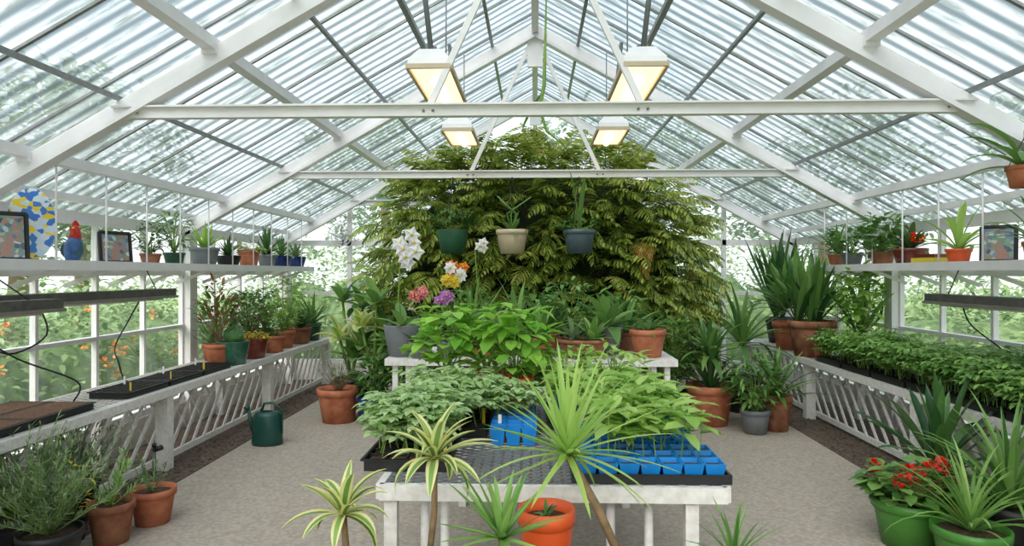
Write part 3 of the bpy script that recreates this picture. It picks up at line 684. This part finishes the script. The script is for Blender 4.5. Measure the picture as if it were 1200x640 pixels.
potted('potted_shrub',3.42,7.3,BZ,.13,.25,TERRA,lambda B,q:[bush(B,q+Vector((0,0,.45)),(.18,.25,.38),240,.14,.07,LIME,q),rosette(B,q,10,.75,.06,MIDG,(.9,1.55),(.4,1.2),'sword')])
potted('potted_succulent',3.08,7.42,BZ,.1,.18,TERRA,lambda B,q:rosette(B,q,22,.25,.035,DARKG,(.2,1.4),(.2,.7)))
# ------------------------------------------------------- floor plants
def twig(B,q):
    for i in range(26):
        a=R(0,2*pi);e=R(.7,1.4);l=R(.25,.45); t=q+Vector((math.cos(a)*math.cos(e)*l,math.sin(a)*math.cos(e)*l,math.sin(e)*l)); B.tube([q,t],[.004,.0015],WOOD,4,False)
        for k in range(5): B.leaf(q.lerp(t,R(.4,1)),R(0,6),R(0,1),.05,.015,GREYG)
potted('potted_twiggy_shrub',-2.12,7.3,0,.23,.36,TERRA,twig)
def dief(B,q):
    for i in range(5):
        a=i*1.3; t=q+Vector((math.cos(a)*.14,math.sin(a)*.14,R(.2,.95))); B.tube([q,t],.015,STEM,6); rosette(B,t,10,.34,.13,LIME if i%2 else MIDG,(.1,1.3),(.6,1.4),'oval',CREAM if i%2 else None)
potted('potted_dieffenbachia',-2.2,8.1,0,.2,.35,BLACK,dief)
potted('potted_dieffenbachia',-1.85,7.75,0,.18,.4,BLACK,dief)
potted('potted_grass_plant',-1.72,7.22,0,.19,.3,BLUEG,lambda B,q:bush(B,q+Vector((0,0,.25)),(.22,.2,.25),200,.12,.05,MIDG,q),False)
potted('potted_palm',1.85,7.3,0,.25,.42,TERRA,lambda B,q:[rosette(B,q+Vector((0,0,.35)),30,.5,.06,MIDG,(-.3,1.4),(.5,1.5)),rosette(B,q,20,.7,.06,DARKG,(.4,1.5),(.6,1.5))])
potted('potted_shrub',2.2,6.9,0,.15,.24,GREYP,lambda B,q:bush(B,q+Vector((0,0,.3)),(.26,.22,.28),260,.14,.04,MIDG,q))
potted('potted_shrub',2.45,7.05,0,.17,.36,TERRD,lambda B,q:rosette(B,q,30,.55,.05,MIDG,(.2,1.5),(.2,1.2)))
potted('potted_palm',2.4,8.0,0,.22,.4,BLACK,lambda B,q:[rosette(B,q+Vector((0,0,.4)),26,.75,.07,MIDG,(.0,1.5),(.5,1.4))])
potted('potted_shrub',1.45,7.35,0,.18,.35,BLACK,lambda B,q:bush(B,q+Vector((0,0,.5)),(.3,.2,.4),300,.14,.06,MIDG,q))
potted('potted_shrub',-1.3,7.2,0,.2,.35,BLACK,lambda B,q:bush(B,q+Vector((0,0,.4)),(.35,.2,.38),320,.16,.06,MIDG,q))
for (x,y) in((-.7,6.9),(0,6.9),(.8,6.9)):
    potted('potted_shrub',x,y,0,.2,.4,BLACK,lambda B,q:bush(B,q+Vector((0,0,.6)),(.35,.2,.55),360,.17,.07,MIDG,q))
def rosem(B,q,n=90,L_=.65,m=GREYG):
    for i in range(n):
        a=R(0,2*pi);e=R(.5,1.45);l=R(.5,1)*L_; d=Vector((math.cos(a)*math.cos(e),math.sin(a)*math.cos(e),math.sin(e))); t=q+d*l+Vector((0,0,-.05*l)); B.tube([q,t],[.004,.0015],STEM,3,False)
        for k in range(22): B.leaf(q.lerp(t,R(.25,1)),a+R(-1.6,1.6),R(-.1,1.2),.05,.009,m)
potted('potted_rosemary',-2.9,3.75,0,.17,.25,BLACK,rosem)
potted('potted_rosemary',-2.6,3.58,0,.16,.22,BLACK,lambda B,q:rosem(B,q,70,.5,GREYG))
potted('potted_rosemary',-3.1,4.5,0,.16,.22,BLACK,lambda B,q:rosem(B,q,60,.55,GREYG))
potted('potted_herb',-2.45,4.3,0,.14,.22,TERRA,lambda B,q:rosem(B,q,8,.3,GREYG))
potted('potted_herb',-2.52,3.98,0,.13,.24,TERRD,lambda B,q:rosem(B,q,14,.35,TOM))
B=MB(); q=B.pot((-2.78,4.0,0),.1,.15,BLACK); bush(B,q+Vector((0,0,.2)),(.12,.1,.18),60,.05,.03,YELF,q); B.make('potted_yellow_flowers')
# watering can
B=MB(); x,y=-2.5,6.3
B.lathe((x,y,0),[(.01,0),(.14,0),(.145,.02),(.125,.27),(.11,.3),(.05,.31)],CANM,22,1,.75)
B.tube([(x-.1,y,.06),(x-.15,y-.02,.2),(x-.17,y-.02,.33)],[.03,.02,.014],CANM,8); B.tube([(x-.17,y-.02,.32),(x-.19,y-.02,.36)],[.016,.035],CANM,10)
B.tube([(x-.06,y,.3),(x-.03,y,.38),(x+.05,y,.39),(x+.14,y,.32),(x+.135,y,.1)],.013,CANM,7); B.make('watering_can')
def geran(B,q):
    bush(B,q+Vector((0,0,.12)),(.26,.22,.13),190,.08,.085,MIDG,q,elr=(-.3,.6))
    for k in range(9):
        p=q+Vector((R(-.26,.2),R(-.2,.1),R(.16,.3))); B.tube([q,p],.003,STEM,4,False); pinkball(B,p,.035,22,REDF,.03)
potted('potted_geranium',2.2,4.1,0,.2,.27,GREENP,geran)
potted('potted_spider_lily',2.32,3.72,0,.19,.25,GREENP,lambda B,q:rosette(B,q,44,.5,.03,TOM,(.4,1.5),(.6,1.7),'grass'))
potted('potted_spider_lily',2.68,3.95,0,.18,.3,BLACK,lambda B,q:rosette(B,q,56,.75,.04,MIDG,(.3,1.5),(.6,1.7),'grass'))
potted('potted_snake_plant',2.66,4.6,0,.16,.3,TERRD,lambda B,q:rosette(B,q,26,.7,.06,DARKG,(.6,1.5),(.2,.9),'sword'))
# fan on the back wall
B=MB(); x,y,z=-2.87,10.1,2.15
for r in(.2,.15,.1,.05): 
    B.tube([(x+r*math.cos(a*pi/12),y-.06,z+r*math.sin(a*pi/12)) for a in range(25)],.006,WHITE,4,False)
for a in range(12): B.tube([(x,y-.06,z),(x+.2*math.cos(a*pi/6),y-.06,z+.2*math.sin(a*pi/6))],.003,WHITE,3,False)
for a in range(4): B.blade((x,y-.03,z),0,a*pi/2,.17,.1,.2,GREYP,4,'oval')
B.tube([(x,y-.02,z),(x,y+.06,z)],.05,WHITE,10); B.make('wall_fan')
# ------------------------------------------------------- outdoors
def cluster(m,n,r,L_):
    T=MB()
    for i in range(n):
        u=Vector((random.gauss(0,1),random.gauss(0,1),random.gauss(0,1))).normalized()
        T.leaf(u*r*R(.5,1),math.atan2(u.y,u.x)+R(-.6,.6),R(-.6,.9),L_*R(.7,1.3),L_*.5,m,.4)
    return T
HC=[cluster(OUTL,36,.28,.11) for _ in range(4)]
TC=[cluster(TREEL,60,.8,.3) for _ in range(4)]
HCORE=mat('hedge_core_green',s(88,112,70),.95,0,.3,6,c2=s(138,160,108))  # green filler mounds that close the gaps behind the hedge leaves
def hedge(name,x0,x1,y0,y1,zt,n,flow=None):
    B=MB(); 
    k=int(max(x1-x0,y1-y0)/1.1)
    for i in range(k):
        t=(i+.5)/k; cx=x0+(x1-x0)*(t if x1-x0>y1-y0 else .5); cy=y0+(y1-y0)*(t if y1-y0>=x1-x0 else .6)
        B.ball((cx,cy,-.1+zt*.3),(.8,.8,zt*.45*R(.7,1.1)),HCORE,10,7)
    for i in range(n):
        z=zt*R(.02,1)**.9*R(.75,1); B.inst(random.choice(HC),xf((R(x0,x1),R(y0,y1),z),R(0,6),R(.7,1.3),R(-.5,.5)))
        if flow and i%11==0: pinkball(B,(x1+.1 if x1<0 else x0-.1,R(y0,y1),R(.4,1.3)),.045,12,flow,.045)
    B.make(name)
hedge('garden_hedge',-6.6,-5.0,0,14,1.5,380,ORF)
hedge('garden_hedge',5.0,6.6,0,14,1.6,380)
hedge('garden_hedge',-5,5,12.0,13.5,2.4,420)
def tree(x,y,h,r,n):
    B=MB(); B.tube([(x,y,-.15),(x+.2,y,h*.4),(x,y+.2,h*.7)],[.25,.18,.08],WOOD,8)
    for i in range(n):
        u=Vector((random.gauss(0,1),random.gauss(0,1),random.gauss(0,1))).normalized()*R(.3,1)**.5
        B.inst(random.choice(TC),xf((x+u.x*r,y+u.y*r,h*.62+u.z*h*.36),R(0,6),R(.7,1.2)))
    B.make('garden_tree')
for (x,y,h,r) in((-14,9,5.5,2.6),(-12.5,16,7,3),(-15,22,8.5,3.4),(-5,22,7,3.2),(3,24,8,3.4),(9,22,7,3.2),(13,15,6.5,3),(14,7.5,5.5,2.4),(17,20,8,3),(-16,3,6,2.6),(16,2,6,2.6)):
    tree(x,y,h,r,60)
# ------------------------------------------------------- light
w=bpy.data.worlds.new('sky'); bpy.context.scene.world=w; w.use_nodes=True
N=w.node_tree.nodes; L=w.node_tree.links; bg=N['Background']
tc=N.new('ShaderNodeTexCoord'); sp=N.new('ShaderNodeSeparateXYZ'); r=N.new('ShaderNodeValToRGB'); nz=N.new('ShaderNodeTexNoise'); nz.inputs['Scale'].default_value=2.2; nz.inputs['Detail'].default_value=7
L.new(tc.outputs['Generated'],sp.inputs[0]); L.new(sp.outputs[2],r.inputs[0]); L.new(tc.outputs['Generated'],nz.inputs['Vector'])
r.color_ramp.elements[0].color=(1,1,1,1); r.color_ramp.elements[1].color=(.5,.68,.95,1); r.color_ramp.elements[1].position=.8
cr=N.new('ShaderNodeValToRGB'); cr.color_ramp.elements[0].position=.45; cr.color_ramp.elements[1].position=.62
L.new(nz.outputs['Fac'],cr.inputs[0]); mx=N.new('ShaderNodeMixRGB'); mx.inputs[2].default_value=(1,1,1,1)
L.new(cr.outputs[0],mx.inputs[0]); L.new(r.outputs[0],mx.inputs[1]); L.new(mx.outputs[0],bg.inputs[0]); bg.inputs[1].default_value=1.05
sun=bpy.data.lights.new('sun','SUN'); sun.energy=5.2; sun.angle=1.0; sun.color=(1,.94,.88)
so=bpy.data.objects.new('sun',sun); so.rotation_euler=(math.radians(40),math.radians(-16),0); bpy.context.collection.objects.link(so)
cam=bpy.data.cameras.new('camera'); cam.lens=24; cam.sensor_width=36; cam.sensor_fit='HORIZONTAL'; cam.clip_start=.05; cam.clip_end=300
co=bpy.data.objects.new('camera',cam); co.location=(0,0,1.6); co.rotation_euler=(pi/2,0,.0337); bpy.context.collection.objects.link(co)
bpy.context.scene.camera=co
bpy.context.scene.view_settings.view_transform='Standard'
bpy.context.scene.view_settings.exposure=.55
